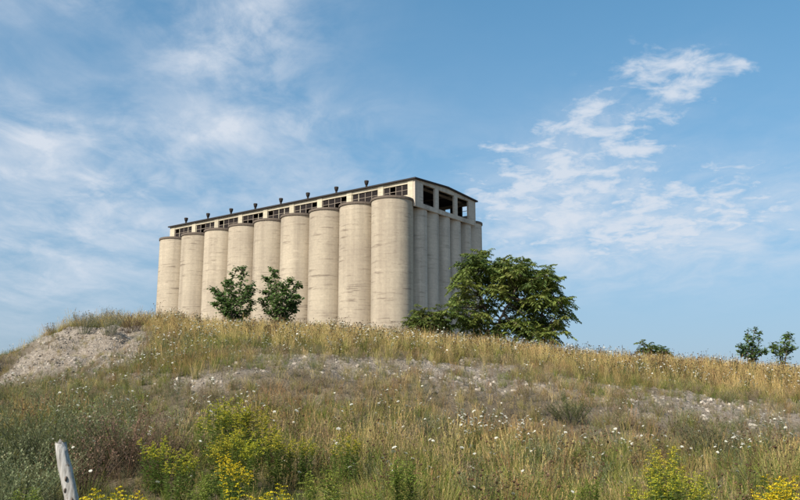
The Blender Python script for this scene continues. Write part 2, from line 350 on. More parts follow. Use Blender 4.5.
# ------------------------------------------------------------------ the grain elevator
def elevator():
    ya = R(53.555); root = empty('grain_elevator', (-.467, 107.21, 0)); 
    # local x = u along the shaded end (away to the right), local y = v along the silo front (away to the left)
    root.rotation_euler = (0, 0, ya)
    tag(root, 'long concrete grain elevator of nine round silos under a windowed gallery', 'grain elevator')
    s = 6.0; ZT = 28.28+EYE; ZE = 31.17+EYE
    NS = 72
    mb = MB(); vs = []; zs = [-1.0] + list(np.linspace(0, ZT-.32, 20))
    r_ = np.random.default_rng(5)
    for z in zs:
        for k in range(NS):
            w = 2*math.pi*k/NS; vs.append((math.cos(w)*3.0, math.sin(w)*3.0, z))
    mb.add(vs, [(i*NS+k, i*NS+(k+1)%NS, (i+1)*NS+(k+1)%NS, (i+1)*NS+k) for i in range(len(zs)-1) for k in range(NS)])
    silo0 = mb.build('silo', M['concrete'], root, True, (3, 3, 0))
    for i in range(1, 9):
        o = dup(silo0, root); o.location = (3, 3+6*i, 0)
    # shaded end: narrow half-round columns and the far corner silo
    mb = MB(); n = 40
    mb.add([(math.cos(2*math.pi*k/n)*1.56, math.sin(2*math.pi*k/n)*1.56, z) for z in (-1, ZT-.95) for k in range(n)], [(k, (k+1)%n, n+(k+1)%n, n+k) for k in range(n)])
    c0 = mb.build('end_column', M['concrete_end'], root, True, (6.85, 1.5, 0))
    for i in range(1, 5):
        o = dup(c0, root); o.location = (6.85+3.05*i, 1.5, 0)
    mb = MB(); n = 48
    mb.add([(math.cos(2*math.pi*k/n)*2.4, math.sin(2*math.pi*k/n)*2.4, z) for z in (-1, ZT-.32) for k in range(n)], [(k, (k+1)%n, n+(k+1)%n, n+k) for k in range(n)])
    mb.build('corner_silo', M['concrete_end'], root, True, (22.4, 2.5, 0))
    mb = MB(); mb.box((3.2, 1.7, -1), (24.0, 53.4, ZT-.5)); mb.build('core_wall', M['concrete_end'], root)
    # scalloped roof slab
    def arc(cu, cv, r, a0, a1, k=16): return [(cu+r*math.cos(a0+(a1-a0)*i/k), cv+r*math.sin(a0+(a1-a0)*i/k)) for i in range(k+1)]
    pts = []; rr = 3.14; half = math.asin(3/rr)
    for i in range(8, -1, -1):
        a1 = math.pi+half if i > 0 else math.pi*1.5+.5; a0 = math.pi-half if i < 8 else math.pi*.55
        pts += arc(3, 3+6*i, rr, a0, a1)
    pts += [(19.9, 1.2)] + arc(22.4, 2.5, 2.55, math.pi*1.2, math.pi*2)+[(24.95, 54), (4, 54.6)]
    mb = MB(); n = len(pts); vs = [(u, v, z) for z in (ZT-.32, ZT) for u, v in pts]
    mb.add(vs, [(k, (k+1)%n, n+(k+1)%n, n+k) for k in range(n)] + [tuple(range(n-1,-1,-1)), tuple(n+k for k in range(n))])
    o = mb.build('roof_slab', M['slab'], root)
    bm = bmesh.new(); bm.from_mesh(o.data); bmesh.ops.recalc_face_normals(bm, faces=bm.faces); bmesh.ops.triangulate(bm, faces=[f for f in bm.faces if len(f.verts) > 4]); bm.to_mesh(o.data); bm.free()
    # gallery
    U0, U1, V0, V1 = 4.11, 20.7, -.2, 54.45; zb = ZT+.02
    def bx(name, lo, hi, mat, parent=root):
        m2 = MB(); m2.box(lo, hi); return m2.build(name, mat, parent)
    HB = .50                                             # header depth
    head = bx('header_beam', (U0, V0+.3, ZE-HB), (U0+.3, V1, ZE), M['paint'])
    sill = bx('sill_wall', (U0, V0+.3, zb), (U0+.3, V1, zb+.75), M['paint'])
    edges = []
    for k in range(0, 10):
        v0, v1 = (V0+.3, 1.05) if k == 0 else ((6*k-.5, 6*k+.5) if k < 9 else (53.3, V1))
        bx('pilaster', (U0-.06, v0, zb+.02), (U0+.28, v1, ZE-.02), M['paint']); edges.append((v0, v1))
    rw = random.Random(4)
    for back in (False, True):
        uu = U1-.25 if back else U0+.1
        for k in range(9):
            a, b = edges[k][1], edges[k+1][0]; z0, z1 = zb+.75, ZE-HB
            win = empty('window', (0,0,0)); win.parent = root
            nb = 4; w = (b-a)/nb
            for j in range(nb+1):
                vv = min(max(a+j*w, a+.05), b-.05)
                bx('mullion', (uu, vv-.05, z0), (uu+.09, vv+.05, z1), M['steel'] if rw.random() < .65 else M['paint'], win)
            bx('transom', (uu+.01, a, (z0+z1)/2-.03), (uu+.08, b, (z0+z1)/2+.04), M['steel'], win)
            for j in range(nb):
                for row in (0, 1):
                    if rw.random() < (.72 if back else .22): continue
                    za, zc = (z0, (z0+z1)/2) if row == 0 else ((z0+z1)/2, z1)
                    tl = rw.uniform(-.02, .02)
                    m2 = MB(); p0, p1 = a+j*w+.05, a+(j+1)*w-.05
                    m2.add([(uu+.04+tl,p0,za),(uu+.04-tl,p1,za),(uu+.045-tl,p1,zc),(uu+.045+tl,p0,zc),(uu+.05+tl,p0,za),(uu+.05-tl,p1,za),(uu+.055-tl,p1,zc),(uu+.055+tl,p0,zc)],
                           [(0,3,2,1),(4,5,6,7),(0,1,5,4),(2,3,7,6)]); m2.build('pane', M['glass'], win)
    bx('header_beam', (U1-.3, V0+.3, ZE-HB), (U1, V1, ZE), M['concrete_end'])
    bx('sill_wall', (U1-.3, V0+.3, zb), (U1, V1, zb+.75), M['concrete_end'])
    for k in range(10):
        v0, v1 = edges[k]; bx('pilaster', (U1-.29, v0, zb+.02), (U1+.05, v1, ZE-.02), M['concrete_end'])
    RISE = .45; um = (U0+U1)/2
    def zr(u): return ZE + RISE*(1-abs(u-um)/(um-U0))
    # end walls with three tall openings
    for u0, u1 in ((U0, 6.15), (9.2, 10.2), (14.45, 15.4), (18.6, U1)):
        bx('end_pier', (u0, V0, ZT-.35), (u1, V0+.3, ZE-.30), M['concrete_end'])
    m2 = MB(); us = [U0, um, U1]
    vs = [(u, v, z) for v in (V0, V0+.3) for u in us for z in (ZE-.30, zr(u))]
    m2.add(vs, [(0,2,3,1),(2,4,5,3),(6,7,9,8),(8,9,11,10),(0,6,8,2),(2,8,10,4),(0,1,7,6),(4,10,11,5)]); m2.build('gable_beam', M['concrete_end'], root)
    bx('end_sill', (U0, V0-.004, ZT-1.02), (U1, V0+.34, ZT-.35), M['concrete_end'])
    m2 = MB(); vs = [(u, v, z) for v in (V1, V1+.25) for u in us for z in (zb, zr(u))]
    m2.add(vs, [(0,2,3,1),(2,4,5,3),(6,7,9,8),(8,9,11,10),(0,1,7,6),(4,10,11,5)]); m2.build('far_end_wall', M['concrete_end'], root)
    # roof: low gable, dark tar edge
    m2 = MB(); OH = .35; us = [U0-OH, um, U1+OH]; zz = lambda u: ZE + .02 + RISE*(1-abs(u-um)/(um-U0))
    vs = [(u, v, zz(u)+dz) for v in (V0-.3, V1+.5) for u in us for dz in (0, .21)]
    m2.add(vs, [(0,2,3,1),(2,4,5,3),(6,7,9,8),(8,9,11,10),(1,3,9,7),(3,5,11,9),(0,6,8,2),(2,8,10,4),(0,1,7,6),(4,10,11,5)])
    roof = m2.build('roof', M['fascia'], root)
    # ventilators
    for k in range(9):
        v = 3.4+6*k if k else 1.2
        if k == 0: continue
        u = 5.0; zc = zz(u)+.08
        m2 = MB(); m2.tube([(u,v,zc),(u,v,zc+.95)], [.16,.16], 10); vp = m2.build('ventilator', M['rust'], roof, True)
        m2 = MB(); m2.tube([(0,0,.72),(0,0,.85),(0,0,1.25),(0,0,1.40),(0,0,1.44)], [.17,.25,.35,.33,.05], 12, cap=True); q = m2.build('ventilator_head', M['rust'], vp, True, (u,v,zc))
    # roof frame and conveyor inside the gallery
    for k in range(0, 10):
        v = 1.4+5.7*k
        bx('roof_beam', (U0+.35, v, ZE-.42), (U1-.35, v+.25, ZE-.08), M['beam'])
    for u in (9.0, 15.5): 
        bx('roof_purlin', (u, V0+.4, ZE-.05), (u+.2, V1-.3, ZE+.12), M['beam'])
    bx('conveyor_trough', (11.3, 3.0, zb+.9), (12.8, 52, zb+1.3), M['rust'])
    m2 = MB(); m2.tube([(6.5,5,ZE-.5),(13.5,5.2,ZE-1.3),(16,5.5,ZE-1.2)], [.14]*3, 6, cap=True); m2.build('sagging_pipe', M['beam'], root)
    return root
ELEV = elevator()

# ------------------------------------------------------------------ plants
rp = random.Random(21)
def jit(c, a=.15):
    k = 1+rp.uniform(-a, a); return tuple(max(0, q*k*(1+rp.uniform(-a*.4, a*.4))) for q in c)
def rdir(up, spread=1.0):
    a = rp.uniform(0, 2*math.pi); return Vector((math.cos(a)*spread, math.sin(a)*spread, up)).normalized()
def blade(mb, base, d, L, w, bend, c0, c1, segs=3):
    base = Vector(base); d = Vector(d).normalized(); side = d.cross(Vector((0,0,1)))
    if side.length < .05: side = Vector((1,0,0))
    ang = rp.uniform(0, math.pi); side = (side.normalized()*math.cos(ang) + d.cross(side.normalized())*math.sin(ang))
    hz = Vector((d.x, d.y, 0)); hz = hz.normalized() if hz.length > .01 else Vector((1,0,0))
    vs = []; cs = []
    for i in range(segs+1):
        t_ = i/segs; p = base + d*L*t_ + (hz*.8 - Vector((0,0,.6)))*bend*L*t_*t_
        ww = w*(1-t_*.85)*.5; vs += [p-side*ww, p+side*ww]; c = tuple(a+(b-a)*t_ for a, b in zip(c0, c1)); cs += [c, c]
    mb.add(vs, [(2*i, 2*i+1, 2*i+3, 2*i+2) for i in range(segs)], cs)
def leaf(mb, base, d, L, w, col, fold=.15, droop=.2):
    base = Vector(base); d = Vector(d).normalized(); up = Vector((rp.uniform(-.4,.4), rp.uniform(-.4,.4), 1))
    s_ = d.cross(up)
    if s_.length < .05: s_ = Vector((1,0,0))
    s_.normalize(); nrm = s_.cross(d)
    mid = base + d*L*.42; tip = base + d*L - Vector((0,0,droop*L))
    mb.add([base, mid + s_*w*.5 + nrm*fold*w, tip, mid - s_*w*.5 + nrm*fold*w], [(0,1,2),(0,2,3)], col)
def tuft(kind):
    mb = MB()
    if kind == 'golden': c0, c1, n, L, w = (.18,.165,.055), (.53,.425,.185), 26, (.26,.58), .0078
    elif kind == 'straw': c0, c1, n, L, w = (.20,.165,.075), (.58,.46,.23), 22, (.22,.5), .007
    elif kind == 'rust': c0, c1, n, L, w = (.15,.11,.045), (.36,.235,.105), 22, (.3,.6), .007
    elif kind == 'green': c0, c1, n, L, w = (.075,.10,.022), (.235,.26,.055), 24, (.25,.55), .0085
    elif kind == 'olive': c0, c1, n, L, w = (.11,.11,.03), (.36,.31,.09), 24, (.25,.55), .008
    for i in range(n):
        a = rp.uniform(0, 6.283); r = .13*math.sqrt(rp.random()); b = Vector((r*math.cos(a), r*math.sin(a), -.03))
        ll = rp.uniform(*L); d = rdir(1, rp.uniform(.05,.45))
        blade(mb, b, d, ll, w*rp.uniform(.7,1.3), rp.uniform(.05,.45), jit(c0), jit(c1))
        if kind in ('golden','straw','rust') and rp.random() < .35:        # seed head
            d2 = rdir(1, .25); L2 = ll*rp.uniform(1.05, 1.3)
            mb.tube([b, b+d2*L2*.6, b+d2*L2], [.0018,.0016,.001], 3, jit(c1))
            for q in range(7): leaf(mb, b+d2*L2*(.75+.25*q/7), rdir(1.1,.5), .034, .007, jit((c1[0]*1.05, c1[1]*.92, c1[2]*.8)), 0, 0)
    return mb
def umbel(mb, p, ax, r, col, n=22, under=(.10,.12,.05)):
    ax = Vector(ax).normalized(); a = ax.cross(Vector((0,1,.01))).normalized(); b = ax.cross(a)
    for i in range(n):
        rr = r*math.sqrt((i+.5)/n); w = i*2.399; q = p + (a*math.cos(w)+b*math.sin(w))*rr + ax*(.34*r-.34*rr*rr/r)
        s_ = r*.25*rp.uniform(.8,1.15); t0 = rp.uniform(0,1.5); ca, sa = math.cos(t0), math.sin(t0)
        e1 = (a*ca+b*sa)*s_; e2 = (b*ca-a*sa)*s_; hgt = ax*.004*rp.random()
        mb.add([q-e1+hgt, q-e2, q+e1+hgt, q+e2], [(0,1,2,3)], jit(col, .06))
    for i in range(7):
        w = i*6.283/7; q = p + (a*math.cos(w)+b*math.sin(w))*r*.75 + ax*.05*r
        mb.add([p-ax*r*.55, q+a*.003, q-a*.003], [(0,1,2)], under)
def nest(mb, p, r, col):                   # curled brown seed head
    for i in range(9):
        w = i*6.283/9; d = Vector((math.cos(w), math.sin(w), 0)); e = Vector((-math.sin(w), math.cos(w), 0))
        mb.add([p-Vector((0,0,r*.8)), p+d*r-e*r*.33, p+d*r*.6+Vector((0,0,r*.9)), p+d*r+e*r*.33], [(0,1,2,3)], jit(col,.2))
def lace(white, H, nst, dry):
    mb = MB(); st = (.16,.105,.05) if dry else (.085,.10,.035)
    for i in range(nst):
        b = Vector((rp.uniform(-.05,.05), rp.uniform(-.05,.05), -.03)); d = rdir(1, rp.uniform(.03,.22)); h = H*rp.uniform(.75,1.05)
        p1 = b+d*h*.55; p2 = b+d*h*.98+Vector((rp.uniform(-.04,.04), rp.uniform(-.04,.04), 0))
        c = jit(st); mb.tube([b, p1, p2], [.0034,.0028,.002], 3, c)
        tips = [p2]
        for k in range(rp.choice((1,2,2,3))):
            t_ = rp.uniform(.35,.8); q = b+d*h*t_; e = q+rdir(1.2,.75)*h*rp.uniform(.18,.4); mb.tube([q, (q+e)/2+Vector((0,0,-.01)), e], [.0024,.002,.0015], 3, c); tips.append(e)
        for j, tp in enumerate(tips):
            if white and (j == 0 or rp.random() < .45): umbel(mb, tp, rdir(1,.55), rp.uniform(.016,.027), (.78,.76,.66))
            elif rp.random() < .8: nest(mb, tp, rp.uniform(.010,.019), rp.choice([(.11,.07,.038),(.17,.11,.06),(.15,.13,.06)]))
        for k in range(6):
            q = b+d*h*rp.uniform(.05,.6); dd = rdir(.5,1)
            for j in range(4): leaf(mb, q+dd*.02*j, rdir(.4,1), rp.uniform(.03,.06), .007, jit((.10,.11,.035) if not dry else (.17,.12,.05)))
    return mb
def forb(c, H, n, lw, top=None):
    mb = MB()
    for i in range(n):
        b = Vector((rp.uniform(-.07,.07), rp.uniform(-.07,.07), -.03)); d = rdir(1, rp.uniform(.03,.3)); h = H*rp.uniform(.6,1.05)
        mb.tube([b, b+d*h*.5, b+d*h], [.0035,.003,.0015], 3, jit((c[0]*1.2, c[1]*1.0, c[2])))
        for k in range(18):
            t_ = .12+.88*k/18; leaf(mb, b+d*h*t_, rdir(.45,1), lw*rp.uniform(.7,1.3)*(1.15-.5*t_), lw*.30, jit(c,.22))
        if top:
            for k in range(5): leaf(mb, b+d*h*(1-.02*k), rdir(1,.8), .03, .018, jit(top,.15))
    return mb
def fine_bush(H, Rr, n, c, ctop, tiny=.014, flat=.75):
    """a bushy herb: wiry stems forking towards the top, with tiny leaves and heads"""
    mb = MB()
    for i in range(n):
        a = rp.uniform(0, 6.283); q = math.sqrt(rp.random()); lean = q*Rr
        b = Vector((math.cos(a)*lean*.25, math.sin(a)*lean*.25, -.03)); h = H*rp.uniform(.6,1.05)*(1-.35*q*flat)
        e = Vector((math.cos(a)*lean, math.sin(a)*lean, h)); mid = (b+e)/2+Vector((0,0,h*.12))
        mb.tube([b, mid, e], [.004,.003,.0015], 3, jit(c))
        for k in range(9):
            t_ = .3+.7*k/9; p = (b*(1-t_)**2+mid*2*t_*(1-t_)+e*t_*t_); f_ = p+rdir(1,.8)*H*rp.uniform(.08,.22)
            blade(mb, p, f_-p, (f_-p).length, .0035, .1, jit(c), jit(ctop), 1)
            for j in range(4): 
                t2 = rp.random(); leaf(mb, p+(f_-p)*t2, rdir(.4,1), tiny*rp.uniform(.8,1.9), tiny*.55, jit(c if rp.random() < .6 else ctop, .2), 0, 0)
            leaf(mb, f_, rdir(1,.6), tiny*1.4, tiny*.8, jit(ctop, .2), 0, 0)
    return mb
def goldenrod(H, n, yellow, spread):
    """separate meshes: leafy stems, and flower plumes"""
    lv, fl = MB(), MB()
    for i in range(n):
        a = rp.uniform(0, 6.283); q = spread*math.sqrt(rp.random()); b = Vector((q*math.cos(a)*.6, q*math.sin(a)*.6, -.03))
        h = H*rp.uniform(.7,1.0); d = Vector((q*math.cos(a)*.5, q*math.sin(a)*.5, h)).normalized()
        lv.tube([b, b+d*h*.5, b+d*h], [.004,.0035,.002], 4, jit((.10,.115,.03)))
        for k in range(54):
            t_ = .10+.82*k/54; leaf(lv, b+d*h*t_, rdir(.55,1), rp.uniform(.06,.11)*(1.1-.5*t_), .014, jit((.15,.20,.042),.22), .2, .25)
        for k in range(13):                                     # plume of short arching sprays
            t_ = .74+.27*k/13; p = b+d*h*t_; dd = rdir(.55,1); Lb = (.15-.11*(k/13))*rp.uniform(.7,1.2)
            for j in range(16):
                w = j/15; pp = p+dd*Lb*w+Vector((0,0,-Lb*.35*w*w+.008)); col = yellow if rp.random() < .8 else (.2,.2,.04)
                leaf(fl, pp, rdir(.8,.8), rp.uniform(.010,.018), .009, jit(col,.2), 0, 0)
    return lv, fl
gg, gt = (.11,.125,.06), (.19,.20,.105); bb, bt = (.12,.085,.055), (.205,.13,.088)
BUSHES = [
    (22,398,.85,.75,gg,gt,'grey-green bush at the left edge below the gravel mound'), (62,392,.95,.8,gg,gt,'grey-green bush, tallest below the gravel mound'),
    (104,396,.8,.6,gg,gt,'grey-green bush between the tallest one and the brown bush'), (128,398,.85,.65,bb,bt,'large brown wispy bush right of the grey-green bushes'),
    (30,432,.7,.6,gg,gt,'lower grey-green bush at the left edge above the white post'), (90,428,.65,.55,bb,bt,'lower brown bush above and right of the white post'),
    (165,424,.6,.5,bb,bt,'small brown wispy bush left of the big goldenrod clump'), (10,450,.6,.5,gg,gt,'low grey-green bush in the lower left corner'),
    (712,412,.6,.5,(.08,.085,.04),(.12,.12,.06),'dark green bush on the right part of the bank'), (570,395,.45,.4,(.08,.09,.04),(.12,.125,.06),'small dark bush on the bank right of the tree'),
    (110,306,.75,.55,(.15,.16,.10),(.24,.23,.16),'pale wispy bush on top of the gravel mound'), (132,311,.6,.5,bb,bt,'brown bush on top of the gravel mound next to the silos'),
    (86,309,.7,.45,(.15,.16,.10),(.24,.23,.16),'pale wispy bush at the left of the mound top')]
RODS = [
    (215,400,'bud',.8,'tall budding goldenrod at the upper left of the big yellow-green clump'), (236,394,'bud',.85,'tallest budding goldenrod, at the top of the big yellow-green clump'),
    (258,404,'bud',.8,'budding goldenrod at the upper right of the big yellow-green clump'), (282,424,'bud',.7,'budding goldenrod in the right part of the big yellow-green clump'),
    (300,434,'bud',.6,'small budding goldenrod at the right edge of the big clump'), (222,424,'bud',.75,'budding goldenrod at the front left of the big yellow-green clump'),
    (250,428,'bud',.7,'budding goldenrod at the front middle of the big yellow-green clump'),
    (232,450,'bloom',.62,'yellow goldenrod in bloom just below the big green clump'), (160,434,'bud',.65,'budding goldenrod left of the big clump, beside the brown bush'),
    (180,446,'bud',.6,'lower budding goldenrod between the brown bush and the big clump'), (105,474,'bloom',.8,'bright yellow goldenrod right of the white post'),
    (126,484,'bloom',.7,'smaller bright yellow goldenrod at the bottom edge right of the white post'),
    (255,475,'bloom',.75,'bright yellow goldenrod at the bottom edge below the big clump'), (345,430,'bud',.65,'lone small budding goldenrod right of the big clump'),
    (402,452,'leafy',.7,'rounded bright green leafy plant alone in the lower middle'), (325,468,'leafy',.75,'green leafy plant at the bottom left of the middle'),
    (366,486,'leafy',.6,'green leafy plant at the very bottom of the middle'), (772,464,'bloom',.8,'deep yellow goldenrod in bloom at the bottom right corner'),
    (794,470,'bloom',.75,'deep yellow goldenrod cut by the right edge of the picture'), (660,444,'bud',.75,'budding goldenrod left of the deep yellow one, set farther back'),
    (648,464,'bud',.75,'budding goldenrod at the bottom, left of its neighbours on the right side'), (690,466,'bud',.7,'budding goldenrod at the bottom between two others on the right side'),
    (205,470,'leafy',.6,'green leafy plant below the big clump, near the bottom edge'), (30,486,'leafy',.55,'green leafy plant at the bottom left corner beside the white post'),
    (590,474,'leafy',.5,'short green leafy plant at the bottom right of the middle')]
KEEP = [(*by_top(a_, b_, h_)[:2], .26) for a_, b_, k_, h_, l_ in RODS] + [(px_ray(64,450)[0]*6.0, 6.0, .16)] + [(*by_top(b_[0], b_[1], b_[2])[:2], b_[3]*.8) for b_ in BUSHES if b_[1] > 380]
# ---- scatter: one object of kind stuff per sort of plant, instanced by geometry nodes
def src(name, mb, mats):
    o = bpy.data.objects.new(name, mb.mesh(name, mats)); return o
def scatter(name, sources, P, rot, scl, label, cat):
    me = bpy.data.meshes.new(name); me.vertices.add(len(P)); me.vertices.foreach_set('co', np.asarray(P, np.float32).ravel())
    for nm, ty, arr, key in (('rot','FLOAT_VECTOR',rot,'vector'), ('scl','FLOAT',scl,'value'), ('pick','INT',rng.integers(0,len(sources),len(P)),'value')):
        at = me.attributes.new(nm, ty, 'POINT'); at.data.foreach_set(key, np.ascontiguousarray(arr, np.int32 if ty == 'INT' else np.float32).ravel())
    o = bpy.data.objects.new(name, me); COL.objects.link(o)
    ng = bpy.data.node_groups.new(name, 'GeometryNodeTree'); ng.interface.new_socket('Geometry', in_out='INPUT', socket_type='NodeSocketGeometry'); ng.interface.new_socket('Geometry', in_out='OUTPUT', socket_type='NodeSocketGeometry')
    N, L = ng.nodes, ng.links; gi, gout = N.new('NodeGroupInput'), N.new('NodeGroupOutput')
    jn = N.new('GeometryNodeJoinGeometry')
    for s_ in sources:
        oi = N.new('GeometryNodeObjectInfo'); oi.inputs['Object'].default_value = s_; oi.inputs['As Instance'].default_value = False
        g2 = N.new('GeometryNodeGeometryToInstance'); L.new(oi.outputs['Geometry'], g2.inputs[0]); L.new(g2.outputs[0], jn.inputs[0])
    ip = N.new('GeometryNodeInstanceOnPoints'); ip.inputs['Pick Instance'].default_value = True
    L.new(gi.outputs[0], ip.inputs['Points']); L.new(jn.outputs[0], ip.inputs['Instance'])
    def attr(nm, ty):
        q = N.new('GeometryNodeInputNamedAttribute'); q.data_type = ty; q.inputs['Name'].default_value = nm; return q.outputs['Attribute']
    L.new(attr('pick','INT'), ip.inputs['Instance Index']); L.new(attr('rot','FLOAT_VECTOR'), ip.inputs['Rotation']); L.new(attr('scl','FLOAT'), ip.inputs['Scale'])
    L.new(ip.outputs[0], gout.inputs[0]); md = o.modifiers.new('scatter', 'NODES'); md.node_group = ng
    return tag(o, label, cat, kind='stuff')
def sample(n, y0=3.0, y1=30.0, slope=.66, marg=3.0):
    Y = y0+(y1-y0)*rng.random(n)**.80; X = (rng.random(n)*2-1)*(Y*slope+marg); return X, Y
def put(X, Y, smin, smax, tilt=.12, sink=0.0, anyrot=False):
    n = len(X); P = np.stack([X, Y, ground_z(X, Y)-sink], -1)
    if anyrot: rot = rng.random((n,3))*6.283
    else: rot = np.stack([rng.normal(0,tilt,n), rng.normal(0,tilt,n), rng.random(n)*6.283], -1)
    return P, rot, smin+(smax-smin)*rng.random(n)**1.3
def regions(X, Y):
    px, py = to_px(X, Y, ground_z(X, Y, False)); g = gravel_mask(X, Y)
    edge = np.interp(px, [0,200,260,350,450,600,700,800,900], [330,345,350,357,364,378,390,403,412])
    upper = np.clip((edge+2-py)/6, 0, 1)*np.clip((px-110)/50, 0, 1)
    back = (Y > 23.3).astype(float); upper = np.maximum(upper, back)
    low = np.clip((Y-11.0)/-2.5, 0, 1); bank = np.clip(1-upper-low, 0, 1)
    return px, py, g, upper, bank, low
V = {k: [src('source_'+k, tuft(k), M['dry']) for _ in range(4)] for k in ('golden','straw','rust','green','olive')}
V['brown_lace'] = [src('source_bl', lace(False, rp.uniform(.5,.75), rp.choice((2,3,4)), rp.random() < .75), M['dry']) for _ in range(6)]
V['white_lace'] = [src('source_wl', lace(True, rp.uniform(.45,.65), rp.choice((1,2,2,3)), False), M['petal']) for _ in range(9)]
V['forb'] = [src('source_fb', forb(rp.choice([(.085,.13,.028),(.11,.15,.038),(.15,.175,.045)]), rp.uniform(.35,.6), 4, .06), M['leaf']) for _ in range(5)]
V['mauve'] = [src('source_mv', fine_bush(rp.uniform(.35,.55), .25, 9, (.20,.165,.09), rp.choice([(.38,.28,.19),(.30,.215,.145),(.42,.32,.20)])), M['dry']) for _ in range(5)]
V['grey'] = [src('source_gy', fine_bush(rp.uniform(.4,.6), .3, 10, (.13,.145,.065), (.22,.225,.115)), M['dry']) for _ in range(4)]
def scat(name, key, n, dens, smin, smax, label, cat, y0=3.0, y1=30., tilt=.12):
    X, Y = sample(n, y0, y1); r_ = regions(X, Y); gu = np.maximum.reduce([gravel_mask(X, Y+d_) for d_ in (.5, 1.0, 1.6, 2.3)])
    px, py = r_[0], r_[1]; hf = 1 - gu*np.where(px < 165, .62, .52)*(Y < 23) ; ko = np.ones(n)
    for kx, ky, kr in KEEP:
        q = np.exp(-((X-kx*np.clip(Y/ky,.5,1.2))/kr)**4)*np.clip((ky+.35-Y)/.3, 0, 1)*np.clip((Y-ky+2.6)/.5, 0, 1); hf = hf*(1-.32*q); ko = ko*(1-.10*q)
    hf = np.maximum(hf, np.where(ko < .999, .5, 0)); ko = np.maximum(ko, .75)
    d_ = np.clip(dens(X, Y, *r_), 0, 1)*ko*(1-.35*gu*(Y < 23)); keep = rng.random(n) < d_; X, Y = X[keep], Y[keep]
    P, rot, sc = put(X, Y, smin, smax, tilt); hf = hf[keep]; hf = hf*np.interp(Y, [3,6,11,14,17,19], [.80,.80,.78,.72,.75,.80])
    return scatter(name, V[key], P, rot, sc*hf, label, cat)
cl = lambda X, Y, sc, sd, lo=.35, hi=.65: np.clip((vnoise(X,Y,sc,sd)-lo)/(hi-lo), 0, 1)
def leftdark(px, py): return np.clip((190-px)/60, 0, 1)*np.clip((py-380)/15, 0, 1)
scat('golden_grass', 'golden', 46000, lambda X,Y,px,py,g,u,b,l: (u*(.46+.34*cl(X,Y,1.7,30)) + b*.14*cl(X,Y,1.5,31) + l*.12*cl(X,Y,1.2,32))*(1-g*.93)*(1-.8*leftdark(px,py)), .65, 1.15, 'golden dry grass along the top of the bank', 'grass')
scat('straw_grass', 'straw', 30000, lambda X,Y,px,py,g,u,b,l: (u*.26 + b*.30*cl(X,Y,1.6,33,.45,.65) + l*.16*cl(X,Y,1.3,34,.45,.65))*(1-g*.48)*(1-.75*leftdark(px,py)), .55, 1.1, 'pale straw grass on the bank', 'grass')
scat('rusty_grass', 'rust', 26000, lambda X,Y,px,py,g,u,b,l: (u*.55*cl(X,Y,1.8,35) + b*.42*cl(X,Y,1.6,36,.42,.62) + l*.22*cl(X,Y,1.2,37,.45,.65))*(1-g*.82), .7, 1.15, 'rusty brown grass among the straw', 'grass')
scat('green_grass', 'green', 34000, lambda X,Y,px,py,g,u,b,l: (u*.75*cl(X,Y,1.4,38,.3,.6) + b*.62*cl(X,Y,1.5,39,.4,.62) + l*.95*cl(X,Y,1.0,40,.15,.45))*(1-g*.85), .6, 1.2, 'short green grass at the foot of the bank', 'grass')
scat('olive_grass', 'olive', 38000, lambda X,Y,px,py,g,u,b,l: (u*.45 + b*.38 + l*.5)*(1-g*.68), .6, 1.15, 'olive grass filling in between the weeds', 'grass')
scat('brown_seed_weed', 'brown_lace', 17000, lambda X,Y,px,py,g,u,b,l: (u*.62 + b*.16*cl(X,Y,1.5,42) + l*.24)*(1-g*.9), .65, 1.2, 'thin weeds with curled brown seed heads', 'weeds', tilt=.08)
scat('leafy_weed', 'forb', 17000, lambda X,Y,px,py,g,u,b,l: (u*.28*cl(X,Y,1.2,43) + b*.26*cl(X,Y,1.0,44,.42,.68) + l*.72*cl(X,Y,1.1,45,.3,.6))*(1-g*.8), .6, 1.3, 'green leafy weeds among the grass', 'weeds')
scat('mauve_weed', 'mauve', 24000, lambda X,Y,px,py,g,u,b,l: (u*.08 + b*.85*cl(X,Y,1.4,46,.2,.5) + l*.36*cl(X,Y,1.0,47))*(1-g*.62), .55, 1.15, 'dry mauve brown weeds on the face of the bank', 'weeds')
scat('grey_weed', 'grey', 14000, lambda X,Y,px,py,g,u,b,l: (b*.30*cl(X,Y,1.4,48) + l*.34*cl(X,Y,1.3,49) + .60*leftdark(px,py))*(1-g*.75), .7, 1.25, 'fine grey green weeds at the foot of the gravel mound', 'weeds')
scat('white_meadow_flower', 'white_lace', 26000, lambda X,Y,px,py,g,u,b,l: (u*.34*cl(X,Y,1.6,50,.3,.6) + b*.20*cl(X,Y,1.4,51) + l*.05)*(1-g*.6), .95, 1.4, 'scattered white meadow flowers across the bank', 'flowers', y0=8.5, tilt=.08)
# loose stones
def stone(seed):
    r_ = np.random.default_rng(seed); bm = bmesh.new(); bmesh.ops.create_icosphere(bm, subdivisions=1, radius=1)
    sc = r_.uniform(.6,1.1,3)
    for v in bm.verts: v.co = Vector((v.co.x*sc[0], v.co.y*sc[1], v.co.z*sc[2]*.7))*float(r_.uniform(.72,1.15))
    me = bpy.data.meshes.new('source_stone'); bm.to_mesh(me); bm.free(); me.materials.append(M['stone']); return bpy.data.objects.new('source_stone', me)
V['stone'] = [stone(i) for i in range(7)]
X, Y = sample(90000, 8, 25.5); g = gravel_mask(X, Y); k = rng.random(len(X)) < g*.62; X, Y = X[k], Y[k]
P, rot, _ = put(X, Y, 1, 1, 0, .006, True); sc = .010+.055*rng.random(len(X))**4; big = rng.random(len(X)) < .012; sc[big] = .045+.05*rng.random(big.sum())**2
scatter('loose_gravel', V['stone'], P, rot, sc, 'pale broken stone on the bare parts of the bank', 'gravel')

